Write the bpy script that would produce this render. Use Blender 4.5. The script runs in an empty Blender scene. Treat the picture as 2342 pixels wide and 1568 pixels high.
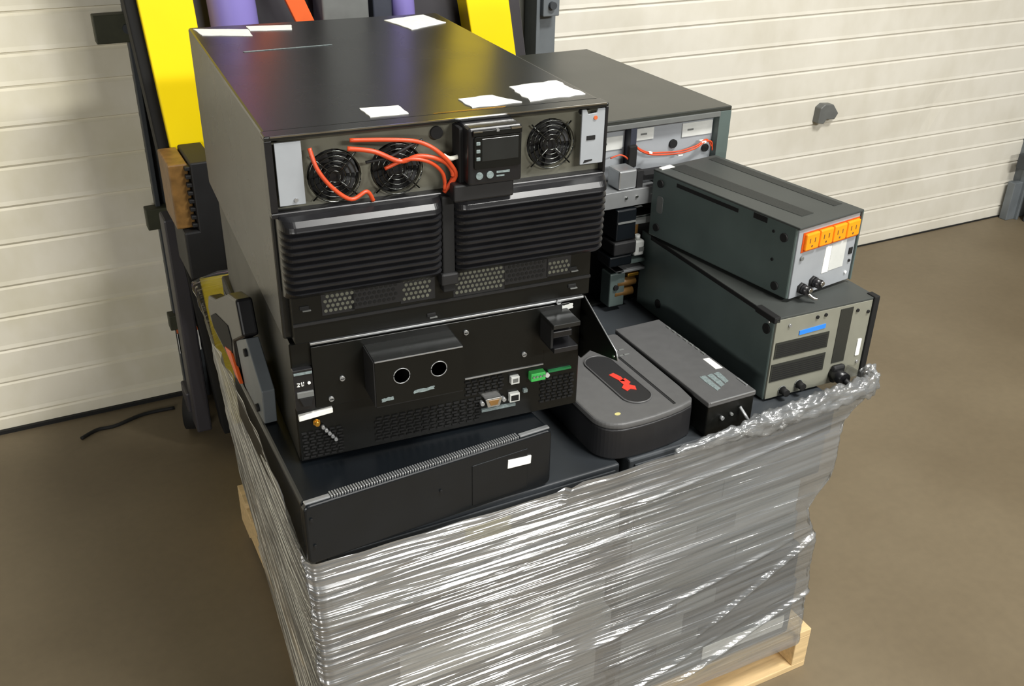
import bpy, bmesh, math, random
from mathutils import Vector, Matrix, noise
random.seed(7)
PI = math.pi
scene = bpy.context.scene
C = scene.collection

# ---------------------------------------------------------------- materials
def lin(c):
    out = []
    for v in c:
        v = v / 255.0
        out.append(v / 12.92 if v <= 0.04045 else ((v + 0.055) / 1.055) ** 2.4)
    return out + [1.0]

def mat(name, rgb, rough=0.5, metal=0.0, var=0.12, scale=30.0, bump=0.0, spec=0.5, coat=0.0, rvar=0.0, stretch=(1, 1, 1)):
    m = bpy.data.materials.new(name); m.use_nodes = True
    nt = m.node_tree; b = nt.nodes['Principled BSDF']
    b.inputs['Roughness'].default_value = rough
    b.inputs['Metallic'].default_value = metal
    b.inputs['Specular IOR Level'].default_value = spec
    b.inputs['Coat Weight'].default_value = coat
    b.inputs['Coat Roughness'].default_value = 0.12
    tc = nt.nodes.new('ShaderNodeTexCoord')
    mp = nt.nodes.new('ShaderNodeMapping'); mp.inputs['Scale'].default_value = stretch
    nt.links.new(tc.outputs['Object'], mp.inputs['Vector'])
    n = nt.nodes.new('ShaderNodeTexNoise'); n.inputs['Scale'].default_value = scale
    n.inputs['Detail'].default_value = 5
    nt.links.new(mp.outputs['Vector'], n.inputs['Vector'])
    r = nt.nodes.new('ShaderNodeValToRGB')
    c = lin(rgb)
    r.color_ramp.elements[0].position = 0.3; r.color_ramp.elements[1].position = 0.7
    r.color_ramp.elements[0].color = [v * (1 - var) for v in c[:3]] + [1]
    r.color_ramp.elements[1].color = [min(1, v * (1 + var)) for v in c[:3]] + [1]
    nt.links.new(n.outputs['Fac'], r.inputs['Fac'])
    nt.links.new(r.outputs['Color'], b.inputs['Base Color'])
    if rvar:
        mr = nt.nodes.new('ShaderNodeMapRange')
        mr.inputs['To Min'].default_value = max(0.02, rough - rvar); mr.inputs['To Max'].default_value = rough + rvar
        nt.links.new(n.outputs['Fac'], mr.inputs['Value']); nt.links.new(mr.outputs['Result'], b.inputs['Roughness'])
    if bump:
        bp = nt.nodes.new('ShaderNodeBump'); bp.inputs['Strength'].default_value = bump
        bp.inputs['Distance'].default_value = 0.002
        nt.links.new(n.outputs['Fac'], bp.inputs['Height']); nt.links.new(bp.outputs['Normal'], b.inputs['Normal'])
    return m

M = {}
M['black'] = mat('satin_black_plastic', (24, 24, 26), 0.32, var=.2, spec=.5)
M['blackmatte'] = mat('matte_black_plastic', (20, 20, 21), 0.6, var=.2)
M['deep'] = mat('deep_black', (6, 6, 6), 0.8, var=.1)
M['blacksteel'] = mat('painted_black_steel', (11, 12, 10), 0.36, var=.12, scale=12, spec=.35, rvar=.06)
M['topsteel'] = mat('glossy_painted_steel_case', (30, 31, 30), 0.27, .0, var=.08, scale=6, spec=.45, rvar=.05)
M['topsteel2'] = mat('eggshell_painted_steel_case', (48, 50, 46), 0.34, .0, var=.08, scale=6, spec=.45, rvar=.05)
M['bluebk'] = mat('blue_black_plastic', (14, 18, 22), 0.3, var=.15, scale=15)
M['darkteal'] = mat('dark_slate_steel', (82, 94, 91), 0.42, var=.12, scale=9, rvar=.06)
M['graytop'] = mat('grey_painted_lid', (66, 69, 67), 0.5, var=.06, scale=9, spec=.25)
M['darkvent'] = mat('dark_vent_mesh', (50, 52, 50), 0.6, var=.25, scale=700, spec=.2)
M['vent'] = mat('black_vent_mesh', (40, 41, 36), 0.6, var=.45, scale=900)
M['panelgray'] = mat('light_grey_steel_panel', (150, 154, 158), 0.4, var=.06, scale=20)
M['panelolive'] = mat('grey_olive_panel', (128, 128, 116), 0.4, var=.08, scale=20)
M['zinc'] = mat('zinc_plated_steel', (165, 167, 168), 0.3, .6, var=.1, scale=25)
M['chrome'] = mat('bright_steel', (200, 200, 198), 0.18, 1.0, var=.05)
M['wire'] = mat('fan_guard_wire', (90, 92, 90), 0.22, 1.0, var=.05)
M['white'] = mat('white_paper_label', (236, 236, 230), 0.6, var=.06, scale=120)
M['whiteg'] = mat('light_plastic', (200, 202, 198), 0.4, var=.06)
M['orange'] = mat('orange_outlet_plastic', (255, 150, 20), 0.45, var=.06)
M['orangeshade'] = mat('dark_orange_divider', (190, 75, 15), 0.5, var=.06)
M['wireorange'] = mat('orange_wire_insulation', (196, 72, 36), 0.4, var=.12)
M['wirewhite'] = mat('white_wire_sleeve', (220, 218, 205), 0.45)
M['blue'] = mat('blue_label', (45, 130, 225), 0.5, var=.06)
M['red'] = mat('red_emblem', (225, 60, 45), 0.5, var=.15, scale=200)
M['yellow'] = mat('yellow_safety_paint', (255, 222, 0), 0.45, var=.03, scale=6)
M['orangep'] = mat('orange_paint', (226, 96, 38), 0.45, var=.05)
M['purple'] = mat('purple_film_sleeve', (133, 122, 190), 0.35, var=.05, scale=4)
M['navy'] = mat('navy_steel', (50, 53, 64), 0.4, var=.1)
M['charcoal'] = mat('charcoal_mast_steel', (60, 58, 62), 0.45, var=.1, scale=5)
M['grey'] = mat('mid_grey_steel', (104, 106, 104), 0.45, var=.08)
M['trackgrey'] = mat('blue_grey_galvanised_track', (112, 118, 122), 0.45, .2, var=.1, scale=14)
M['trackdark'] = mat('dark_track_steel', (64, 68, 72), 0.5, .2, var=.12, scale=14)
M['olive'] = mat('dark_olive_bracket', (62, 64, 48), 0.55, var=.15)
M['brown'] = mat('brown_amber_plastic', (120, 88, 45), 0.45, var=.3, scale=40)
M['brass'] = mat('brass', (200, 150, 60), 0.3, .9)
M['perf'] = mat('pale_mesh_behind_holes', (92, 93, 82), 0.5, var=.2, scale=60)
M['bay'] = mat('olive_fan_plate', (92, 91, 80), 0.35, var=.15, scale=20)
M['green'] = mat('green_terminal', (70, 190, 90), 0.45)
M['greendk'] = mat('green_circuit_edge', (30, 110, 62), 0.4)
M['wood'] = mat('pale_pallet_pine', (214, 186, 138), 0.7, var=.16, scale=30, stretch=(.25, 3, 3), bump=.3)
M['apc'] = mat('charcoal_textured_plastic', (88, 88, 88), 0.42, var=.06, scale=60)
M['apcside'] = mat('black_moulded_skirt', (30, 30, 32), 0.45, var=.08)
M['glassdk'] = mat('dark_display_window', (34, 36, 36), 0.15, var=.1)
M['legend'] = mat('grey_printed_legend', (120, 132, 132), 0.5, var=.3, scale=300)
M['cardboard'] = mat('tan_cardboard', (158, 122, 78), 0.75, var=.1)
M['redwarn'] = mat('orange_red_sticker', (190, 90, 45), 0.6)
M['rubber'] = mat('black_rubber', (20, 20, 20), 0.7)
M['cover1'] = mat('wrapped_case_dark', (58, 62, 66), 0.5, var=.15, scale=8)
M['cover2'] = mat('wrapped_case_grey', (96, 100, 100), 0.5, var=.12, scale=8)
M['cover3'] = mat('wrapped_case_pale', (136, 139, 138), 0.5, var=.08, scale=8)
M['cover4'] = mat('wrapped_case_black', (38, 42, 46), 0.5, var=.12, scale=8)

# door panel paint (dirty cream) ------------------------------------------------
def door_mat(name, rgb, dirt):
    m = bpy.data.materials.new(name); m.use_nodes = True
    nt = m.node_tree; b = nt.nodes['Principled BSDF']
    b.inputs['Roughness'].default_value = 0.55
    tc = nt.nodes.new('ShaderNodeTexCoord')
    n1 = nt.nodes.new('ShaderNodeTexNoise'); n1.inputs['Scale'].default_value = 3.2; n1.inputs['Detail'].default_value = 6
    n2 = nt.nodes.new('ShaderNodeTexNoise'); n2.inputs['Scale'].default_value = 17; n2.inputs['Detail'].default_value = 4
    mp = nt.nodes.new('ShaderNodeMapping'); mp.inputs['Scale'].default_value = (1, 1, .6)
    nt.links.new(tc.outputs['Object'], n1.inputs['Vector'])
    nt.links.new(tc.outputs['Object'], mp.inputs['Vector']); nt.links.new(mp.outputs['Vector'], n2.inputs['Vector'])
    mix = nt.nodes.new('ShaderNodeMath'); mix.operation = 'MULTIPLY_ADD'
    mix.inputs[1].default_value = .45
    nt.links.new(n2.outputs['Fac'], mix.inputs[0]); nt.links.new(n1.outputs['Fac'], mix.inputs[2])
    r = nt.nodes.new('ShaderNodeValToRGB')
    c = lin(rgb); d = lin(dirt)
    r.color_ramp.elements[0].position = 0.52; r.color_ramp.elements[0].color = d
    r.color_ramp.elements[1].position = 0.88; r.color_ramp.elements[1].color = c
    nt.links.new(mix.outputs[0], r.inputs['Fac']); nt.links.new(r.outputs['Color'], b.inputs['Base Color'])
    return m
M['door'] = door_mat('cream_door_paint', (222, 218, 206), (210, 205, 190))
M['doorL'] = door_mat('lifted_dirty_cream_door_paint', (238, 232, 214), (224, 217, 192))  # left paint lightened to make up for weak light on that door
M['wallm'] = mat('dark_wall_paint', (96, 96, 88), 0.7, var=.15, scale=5)

def floor_mat():
    m = bpy.data.materials.new('worn_brown_concrete'); m.use_nodes = True
    nt = m.node_tree; b = nt.nodes['Principled BSDF']
    tc = nt.nodes.new('ShaderNodeTexCoord')
    n1 = nt.nodes.new('ShaderNodeTexNoise'); n1.inputs['Scale'].default_value = 1.6; n1.inputs['Detail'].default_value = 8
    n2 = nt.nodes.new('ShaderNodeTexNoise'); n2.inputs['Scale'].default_value = 40; n2.inputs['Detail'].default_value = 4
    nt.links.new(tc.outputs['Object'], n1.inputs['Vector']); nt.links.new(tc.outputs['Object'], n2.inputs['Vector'])
    r = nt.nodes.new('ShaderNodeValToRGB')
    r.color_ramp.elements[0].position = .32; r.color_ramp.elements[0].color = lin((112, 99, 77))
    r.color_ramp.elements[1].position = .68; r.color_ramp.elements[1].color = lin((126, 113, 90))
    mx = nt.nodes.new('ShaderNodeMix'); mx.data_type = 'RGBA'; mx.blend_type = 'MULTIPLY'
    mx.inputs['Factor'].default_value = .18
    nt.links.new(n1.outputs['Fac'], r.inputs['Fac'])
    nt.links.new(r.outputs['Color'], mx.inputs['A']); nt.links.new(n2.outputs['Fac'], mx.inputs['B'])
    nt.links.new(mx.outputs['Result'], b.inputs['Base Color'])
    b.inputs['Roughness'].default_value = .55
    bp = nt.nodes.new('ShaderNodeBump'); bp.inputs['Strength'].default_value = .12; bp.inputs['Distance'].default_value = .002
    nt.links.new(n2.outputs['Fac'], bp.inputs['Height']); nt.links.new(bp.outputs['Normal'], b.inputs['Normal'])
    return m
M['floor'] = floor_mat()

def film_mat():
    m = bpy.data.materials.new('clear_stretch_film'); m.use_nodes = True
    nt = m.node_tree; nt.nodes.clear()
    out = nt.nodes.new('ShaderNodeOutputMaterial')
    tr = nt.nodes.new('ShaderNodeBsdfTransparent'); tr.inputs['Color'].default_value = (.93, .94, .94, 1)
    df = nt.nodes.new('ShaderNodeBsdfDiffuse'); df.inputs['Color'].default_value = (.27, .28, .285, 1)
    gl = nt.nodes.new('ShaderNodeBsdfGlossy'); gl.inputs['Roughness'].default_value = .09
    gl.inputs['Color'].default_value = (1, 1, 1, 1)
    tc = nt.nodes.new('ShaderNodeTexCoord')
    mp = nt.nodes.new('ShaderNodeMapping'); mp.inputs['Rotation'].default_value = (0, math.radians(-(-5)), 0)
    mp.inputs['Scale'].default_value = (2.0, 3.0, 88)
    nt.links.new(tc.outputs['Object'], mp.inputs['Vector'])
    n = nt.nodes.new('ShaderNodeTexNoise'); n.inputs['Scale'].default_value = 1.0; n.inputs['Detail'].default_value = 2.5
    n.inputs['Roughness'].default_value = .5; n.inputs['Distortion'].default_value = .25
    nt.links.new(mp.outputs['Vector'], n.inputs['Vector'])
    bp = nt.nodes.new('ShaderNodeBump'); bp.inputs['Strength'].default_value = 1.0; bp.inputs['Distance'].default_value = .020
    nt.links.new(n.outputs['Fac'], bp.inputs['Height'])
    # the film is slack and wrinkled towards the left of the load, taut on the right
    sx = nt.nodes.new('ShaderNodeSeparateXYZ'); nt.links.new(tc.outputs['Object'], sx.inputs[0])
    sl = nt.nodes.new('ShaderNodeMapRange'); sl.inputs['From Min'].default_value = .75; sl.inputs['From Max'].default_value = 1.15
    sl.inputs['To Min'].default_value = 1.0; sl.inputs['To Max'].default_value = .45
    nt.links.new(sx.outputs['X'], sl.inputs['Value'])
    n3 = nt.nodes.new('ShaderNodeTexNoise'); n3.inputs['Scale'].default_value = 5.5; n3.inputs['Detail'].default_value = 2
    nt.links.new(tc.outputs['Object'], n3.inputs['Vector'])
    s3 = nt.nodes.new('ShaderNodeMapRange'); s3.inputs['From Min'].default_value = .35; s3.inputs['From Max'].default_value = .6
    s3.inputs['To Min'].default_value = .35; s3.inputs['To Max'].default_value = 1.1
    nt.links.new(n3.outputs['Fac'], s3.inputs['Value'])
    mu = nt.nodes.new('ShaderNodeMath'); mu.operation = 'MULTIPLY'
    nt.links.new(sl.outputs['Result'], mu.inputs[0]); nt.links.new(s3.outputs['Result'], mu.inputs[1])
    m3 = nt.nodes.new('ShaderNodeMath'); m3.operation = 'MULTIPLY'; m3.inputs[1].default_value = .026
    nt.links.new(mu.outputs[0], m3.inputs[0]); nt.links.new(m3.outputs[0], bp.inputs['Distance'])
    nt.links.new(bp.outputs['Normal'], gl.inputs['Normal'])
    g2 = nt.nodes.new('ShaderNodeBsdfGlossy'); g2.inputs['Roughness'].default_value = .38; nt.links.new(bp.outputs['Normal'], g2.inputs['Normal'])
    gm = nt.nodes.new('ShaderNodeMixShader'); gm.inputs['Fac'].default_value = .45
    nt.links.new(gl.outputs[0], gm.inputs[1]); nt.links.new(g2.outputs[0], gm.inputs[2])
    mp2 = nt.nodes.new('ShaderNodeMapping'); mp2.inputs['Rotation'].default_value = (0, math.radians(7), 0)
    mp2.inputs['Scale'].default_value = (1.6, 1.6, 9)
    nt.links.new(tc.outputs['Object'], mp2.inputs['Vector'])
    n2 = nt.nodes.new('ShaderNodeTexNoise'); n2.inputs['Scale'].default_value = 1.0; n2.inputs['Detail'].default_value = 5
    nt.links.new(mp2.outputs['Vector'], n2.inputs['Vector'])
    mr = nt.nodes.new('ShaderNodeMapRange'); mr.inputs['From Min'].default_value = .3; mr.inputs['From Max'].default_value = .7
    mr.inputs['To Min'].default_value = .30; mr.inputs['To Max'].default_value = .58
    nt.links.new(n2.outputs['Fac'], mr.inputs['Value'])
    m1 = nt.nodes.new('ShaderNodeMixShader')
    nt.links.new(mr.outputs['Result'], m1.inputs['Fac'])
    nt.links.new(tr.outputs[0], m1.inputs[1]); nt.links.new(df.outputs[0], m1.inputs[2])
    m2 = nt.nodes.new('ShaderNodeMixShader')
    glare_mix = nt.nodes.new('ShaderNodeMapRange'); glare_mix.inputs['From Min'].default_value = .65; glare_mix.inputs['From Max'].default_value = 1.05
    glare_mix.inputs['To Min'].default_value = .40; glare_mix.inputs['To Max'].default_value = .15  # gloss raised towards the left so the glare sits there
    nt.links.new(sx.outputs['X'], glare_mix.inputs['Value']); nt.links.new(glare_mix.outputs['Result'], m2.inputs['Fac'])
    nt.links.new(m1.outputs[0], m2.inputs[1]); nt.links.new(gm.outputs[0], m2.inputs[2])
    nt.links.new(m2.outputs[0], out.inputs['Surface'])
    return m
M['film'] = film_mat()

# ---------------------------------------------------------------- mesh helpers
class MB:
    """collects shapes, then links them as ONE mesh object"""
    def __init__(s): s.bm = bmesh.new(); s.mats = []
    def _mi(s, m):
        if m not in s.mats: s.mats.append(m)
        return s.mats.index(m)
    def _merge(s, t, m, smooth=False):
        i = s._mi(m)
        for f in t.faces: f.material_index = i; f.smooth = smooth
        me = bpy.data.meshes.new('tmp'); t.to_mesh(me); t.free()
        s.bm.from_mesh(me); bpy.data.meshes.remove(me)
        return s
    def box(s, x0, x1, y0, y1, z0, z1, m, bev=0.0, seg=2):
        t = bmesh.new(); bmesh.ops.create_cube(t, size=1)
        for v in t.verts:
            v.co = Vector(((x0 + x1) / 2 + v.co.x * (x1 - x0), (y0 + y1) / 2 + v.co.y * (y1 - y0), (z0 + z1) / 2 + v.co.z * (z1 - z0)))
        if bev: bmesh.ops.bevel(t, geom=t.edges[:], offset=bev, segments=seg, affect='EDGES', profile=.5)
        return s._merge(t, m, False)
    def cyl(s, c, r, l, m, axis='y', n=24, r2=None, bev=0):
        t = bmesh.new()
        bmesh.ops.create_cone(t, cap_ends=True, segments=n, radius1=r, radius2=r if r2 is None else r2, depth=l)
        if axis == 'y': R = Matrix.Rotation(PI / 2, 4, 'X')
        elif axis == 'x': R = Matrix.Rotation(PI / 2, 4, 'Y')
        elif axis == 'z': R = Matrix.Identity(4)
        else: R = axis
        bmesh.ops.transform(t, matrix=Matrix.Translation(Vector(c)) @ R, verts=t.verts)
        for f in t.faces: f.smooth = len(f.verts) == 4
        i = s._mi(m)
        for f in t.faces: f.material_index = i
        me = bpy.data.meshes.new('tmp'); t.to_mesh(me); t.free(); s.bm.from_mesh(me); bpy.data.meshes.remove(me)
        return s
    def prism(s, pts, d0, d1, m, plane='xz', bev=0, holes=()):
        """outline pts in plane, extruded along the third axis from d0 to d1; holes = list of outlines"""
        def P(a, b, d):
            return {'xz': Vector((a, d, b)), 'xy': Vector((a, b, d)), 'yz': Vector((d, a, b))}[plane]
        t = bmesh.new(); loops = []
        for lp in [pts] + list(holes):
            vs = [t.verts.new(P(a, b, d0)) for a, b in lp]
            es = [t.edges.new((vs[i], vs[(i + 1) % len(vs)])) for i in range(len(vs))]
            loops.append((vs, es))
        if holes: bmesh.ops.triangle_fill(t, use_beauty=True, edges=[e for l in loops for e in l[1]])
        else: t.faces.new(loops[0][0])
        fs = t.faces[:]
        ex = bmesh.ops.extrude_face_region(t, geom=fs)
        nv = [g for g in ex['geom'] if isinstance(g, bmesh.types.BMVert)]
        dv = P(0, 0, d1) - P(0, 0, d0)
        bmesh.ops.translate(t, vec=dv, verts=nv)
        bmesh.ops.recalc_face_normals(t, faces=t.faces[:])
        if bev:
            es = [e for e in t.edges if len(e.link_faces) == 2 and e.calc_face_angle(0) > .6]
            bmesh.ops.bevel(t, geom=es, offset=bev, segments=3, affect='EDGES', profile=.5)
        return s._merge(t, m)
    def tube(s, pts, r, m, n=8, closed=False):
        t = bmesh.new(); P = [Vector(p) for p in pts]; rings = []
        L = len(P)
        up = Vector((0, 0, 1))
        for i, p in enumerate(P):
            a = P[(i - 1) % L] if (closed or i > 0) else p
            b = P[(i + 1) % L] if (closed or i < L - 1) else p
            d = (b - a).normalized()
            u = d.cross(up)
            if u.length < .15: u = d.cross(Vector((1, 0, 0)))
            u.normalize(); w = d.cross(u).normalized()
            rings.append([t.verts.new(p + (u * math.cos(k * 2 * PI / n) + w * math.sin(k * 2 * PI / n)) * r) for k in range(n)])
        R = range(L if closed else L - 1)
        for i in R:
            A, B = rings[i], rings[(i + 1) % L]
            for k in range(n):
                t.faces.new((A[k], A[(k + 1) % n], B[(k + 1) % n], B[k]))
        if not closed: t.faces.new(rings[0][::-1]); t.faces.new(rings[-1])
        bmesh.ops.recalc_face_normals(t, faces=t.faces[:])
        return s._merge(t, m, True)
    def ring(s, c, R, r, m, n=28):
        return s.tube([(c[0] + R * math.cos(a * 2 * PI / n), c[1], c[2] + R * math.sin(a * 2 * PI / n)) for a in range(n)], r, m, 6, True)
    def build(s, name, parent=None, **kw):
        me = bpy.data.meshes.new(name); s.bm.to_mesh(me); s.bm.free()
        for m in s.mats: me.materials.append(m)
        o = bpy.data.objects.new(name, me); C.objects.link(o)
        if parent: o.parent = parent
        for k, v in kw.items(): o[k] = v
        return o

def thing(name, label, cat, loc=(0, 0, 0), yaw=0.0, group=None):
    o = bpy.data.objects.new(name, None); C.objects.link(o)
    o.empty_display_size = .05
    o.location = loc; o.rotation_euler = (0, 0, math.radians(yaw))
    o['label'] = label; o['category'] = cat
    if group: o['group'] = group
    return o
def smooth_path(pts, k=6):
    """Catmull-Rom through pts"""
    P = [Vector(p) for p in pts]; out = []
    for i in range(len(P) - 1):
        a = P[max(i - 1, 0)]; b = P[i]; c = P[i + 1]; d = P[min(i + 2, len(P) - 1)]
        for j in range(k):
            t = j / k
            out.append(.5 * ((2 * b) + (c - a) * t + (2 * a - 5 * b + 4 * c - d) * t * t + (3 * b - a - 3 * c + d) * t ** 3))
    out.append(P[-1]); return out
def circ(cx, cz, r, n=24, rz=None):
    return [(cx + r * math.cos(i * 2 * PI / n), cz + (rz or r) * math.sin(i * 2 * PI / n)) for i in range(n)]
def rrect(x0, x1, z0, z1, r, n=5):
    out = []
    for cx, cz, a0 in ((x1 - r, z1 - r, 0), (x0 + r, z1 - r, 90), (x0 + r, z0 + r, 180), (x1 - r, z0 + r, 270)):
        for i in range(n + 1):
            a = math.radians(a0 + 90 * i / n); out.append((cx + r * math.cos(a), cz + r * math.sin(a)))
    return out
def ragged(pts, amp, k=5):
    """outline with torn edges"""
    out = []
    for i in range(len(pts)):
        a = Vector(pts[i]); b = Vector(pts[(i + 1) % len(pts)])
        for j in range(k):
            p = a.lerp(b, j / k)
            if j: p = p + Vector((random.uniform(-amp, amp), random.uniform(-amp, amp)))
            out.append((p.x, p.y))
    return out

# ================================================================ SETTING
WY = 3.02
b = MB(); b.box(-6, 9, -5, WY + .3, -.1, 0, M['floor']); b.build('floor', kind='structure')
# dark wall between and above the doors
b = MB(); b.box(.30, 1.66, WY + .02, WY + .25, 0, 4.2, M['wallm']); b.box(-6, .30, WY + .05, WY + .25, 3.0, 4.2, M['wallm'])
b.box(1.66, 4.34, WY + .05, WY + .25, 3.0, 4.2, M['wallm']); b.box(4.34, 9, WY + .02, WY + .25, 0, 4.2, M['wallm'])
b.build('wall_back', kind='structure')

def door(name, x0, x1, m, zs, dents):
    """ribbed sectional door: a profile in z extruded along x, with a grid so that it can be dented"""
    prof = []                                  # (y, z)
    z = 0.0
    prof.append((WY, 0.004))
    for g in zs:
        prof += [(WY, g - .010), (WY + .0045, g - .003), (WY + .0045, g + .001), (WY - .0025, g + .004), (WY, g + .016)]
    prof.append((WY, 3.0))
    bm = bmesh.new(); nx = int((x1 - x0) / .06)
    grid = []
    for i in range(nx + 1):
        x = x0 + (x1 - x0) * i / nx
        col = []
        for y, z in prof:
            d = 0.0
            for (dx, dz, r, a) in dents:
                q = ((x - dx) ** 2 + (z - dz) ** 2) / r ** 2
                d += a * math.exp(-q)
            col.append(bm.verts.new((x, y + d + .0012 * noise.noise((x * 3, z * 5, 1)), z)))
        grid.append(col)
    for i in range(nx):
        for j in range(len(prof) - 1):
            bm.faces.new((grid[i][j], grid[i + 1][j], grid[i + 1][j + 1], grid[i][j + 1]))
    # back skin and sides so the door has its real thickness
    for xx in (x0, x1):
        i = 0 if xx == x0 else nx
        lo = bm.verts.new((xx, WY + .04, .004)); hi = bm.verts.new((xx, WY + .04, 3.0))
        bm.faces.new([v for v in grid[i]] + [hi, lo])
    bmesh.ops.recalc_face_normals(bm, faces=bm.faces[:])
    me = bpy.data.meshes.new(name); bm.to_mesh(me); bm.free(); me.materials.append(m)
    o = bpy.data.objects.new(name, me); C.objects.link(o); o['kind'] = 'structure'
    return o
GZ = [.056, .172, .280, .386, .484, .613, .724, .840, .950, 1.058, 1.147, 1.252, 1.36, 1.46, 1.57, 1.69, 1.8, 1.91, 2.02, 2.13, 2.24, 2.35, 2.46, 2.57, 2.68, 2.79, 2.9]
dL = door('door_1', -4.2, .345, M['doorL'], GZ, [(.1, .8, .08, .003)])
dR = door('door_2', 1.66, 4.30, M['door'], GZ, [(3.62, .60, .06, .006), (2.2, 1.0, .05, .004)])
b = MB(); b.box(-4.2, .33, WY - .012, WY + .02, 0, .012, M['rubber']); b.build('bottom_seal', dL, label='thin dark rubber seal under the left door')
b = MB(); b.box(1.7, 4.26, WY - .006, WY + .02, 0, .006, M['rubber']); b.build('bottom_seal', dR, label='thin dark rubber seal under the right door')
b = MB()
b.prism([(2.930, .628), (2.934, .690), (2.955, .704), (3.000, .700), (3.034, .660), (3.018, .636), (2.975, .640), (2.962, .622)], WY - .035, WY + .002, M['grey'], bev=.004)
b.build('door_handle', dR, label='dark grey lift handle on the cream door')

# tracks beside the doors
def track(name, label, x0, x1, m, brackets, mb, zs=2.9):
    t = thing(name, label, 'door track', (0, 0, 0))
    b = MB(); b.box(x0, x1, WY - .05, WY + .019, 0, zs, m, .003)
    b.box(x0 - .004, x0 + .01, WY - .075, WY - .04, 0, zs, m, .002)
    b.build('rail', t)
    for bx0, bx1, bz0, bz1 in brackets:
        b = MB(); b.box(bx0, bx1, WY - .095, WY - .052, bz0, bz1, mb, .003)
        b.cyl(((bx0 + bx1) / 2, WY - .10, (bz0 + bz1) / 2), .012, .02, M['trackdark'])
        b.build('bracket', t)
    return t
tl = track('door_track', 'dark grey steel track with brackets at the end of the left door', .322, .395, M['trackdark'],
      [(.235, .40, 1.17, 1.245), (.285, .40, .625, .69), (.30, .40, .285, .335)], M['olive'])
b = MB(); b.box(.318, .386, WY - .075, WY - .055, .19, .262, M['white'], .001); b.box(.318, .386, WY - .078, WY - .056, .264, .278, M['redwarn'], .001)
b.build('warning_sticker', tl, label='pale sticker with an orange band on the dark track')
tr = track('door_track', 'light grey steel track at the end of the right door, behind the equipment', 1.59, 1.672, M['trackgrey'],
      [(1.60, 1.66, 1.15, 1.22)], M['trackgrey'])
tr2 = track('door_track', 'grey steel track at the far right edge of the cream door', 4.30, 4.40, M['trackgrey'],
      [(4.22, 4.36, .27, .34)], M['trackdark'])
b = MB(); b.box(4.24, 4.32, WY - .06, WY - .02, 0, .19, M['trackgrey'], .003); b.build('foot_plate', tr2)
b = MB(); b.box(4.31, 4.42, WY - .13, WY - .10, 0, .6, M['trackdark'], .004); b.build('guard_bar', tr2, label='dark guard bar in front of the track')

# thin strip standing in for the dark stain on the floor by the left door
b = MB()
b.tube(smooth_path([(-.02, 2.875, .004), (.03, 2.905, .004), (.085, 2.905, .004), (.176, 2.937, .004), (.272, 2.935, .004)]), .006, M['rubber'])
o = b.build('stain_strip', label='thin black strip standing in for a floor stain by the left door', category='strip')

# ================================================================ LIFT TRUCK BEHIND THE LOAD
lt = thing('lift_truck', 'yellow framed lift truck with purple and orange bars behind the loaded pallet', 'lift truck', (0, 0, 0))
LY = 2.60
def rail(pts, y0, y1, m, name, label=None):
    b = MB(); b.prism(pts, y0, y1, m, bev=.004)
    o = b.build(name, lt)
    if label: o['label'] = label
    return o
rail([(.398, .10), (.510, .10), (.394, 2.3), (.250, 2.3)], LY, LY + .07, M['yellow'], 'mast_rail')
rail([(1.383, .10), (1.505, .10), (1.14, 2.3), (1.00, 2.3)], LY, LY + .07, M['yellow'], 'mast_rail')
rail([(.372, .06), (.396, .06), (.31, 2.3), (.222, 2.3)], LY + .02, LY + .09, M['deep'], 'mast_side')
rail([(1.51, .06), (1.545, .06), (1.19, 2.3), (1.145, 2.3)], LY + .02, LY + .09, M['charcoal'], 'mast_side')
rail([(.40, .10), (1.38, .10), (1.20, 2.3), (.30, 2.3)], LY + .085, LY + .12, M['charcoal'], 'back_plate')
for cx, r in ((.545, .060), (1.003, .034)):
    b = MB(); ax = Matrix.Rotation(math.radians(-3), 4, 'Y')
    b.cyl((cx - .0, LY + .045, 1.32), r, 1.9, M['purple'], axis=ax, n=32); b.build('lift_cylinder', lt, label='purple sleeved vertical cylinder')
b = MB(); b.prism([(.925, .4), (.97, .4), (.965, 2.3), (.90, 2.3)], LY + .02, LY + .08, M['navy'], bev=.004); b.build('mast_channel', lt, label='navy upright')
b = MB(); b.prism([(.765, .3), (.90, .3), (.883, 2.3), (.765, 2.3)], LY - .01, LY + .08, M['grey'], bev=.006); b.build('mast_channel', lt, label='grey centre upright')
b = MB(); b.prism([(.925, .8), (.876, .8), (.303, 2.2), (.350, 2.2)], LY - .03, LY - .012, M['orangep'], bev=.002); b.build('diagonal_brace', lt, label='slanting orange bar')
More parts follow.
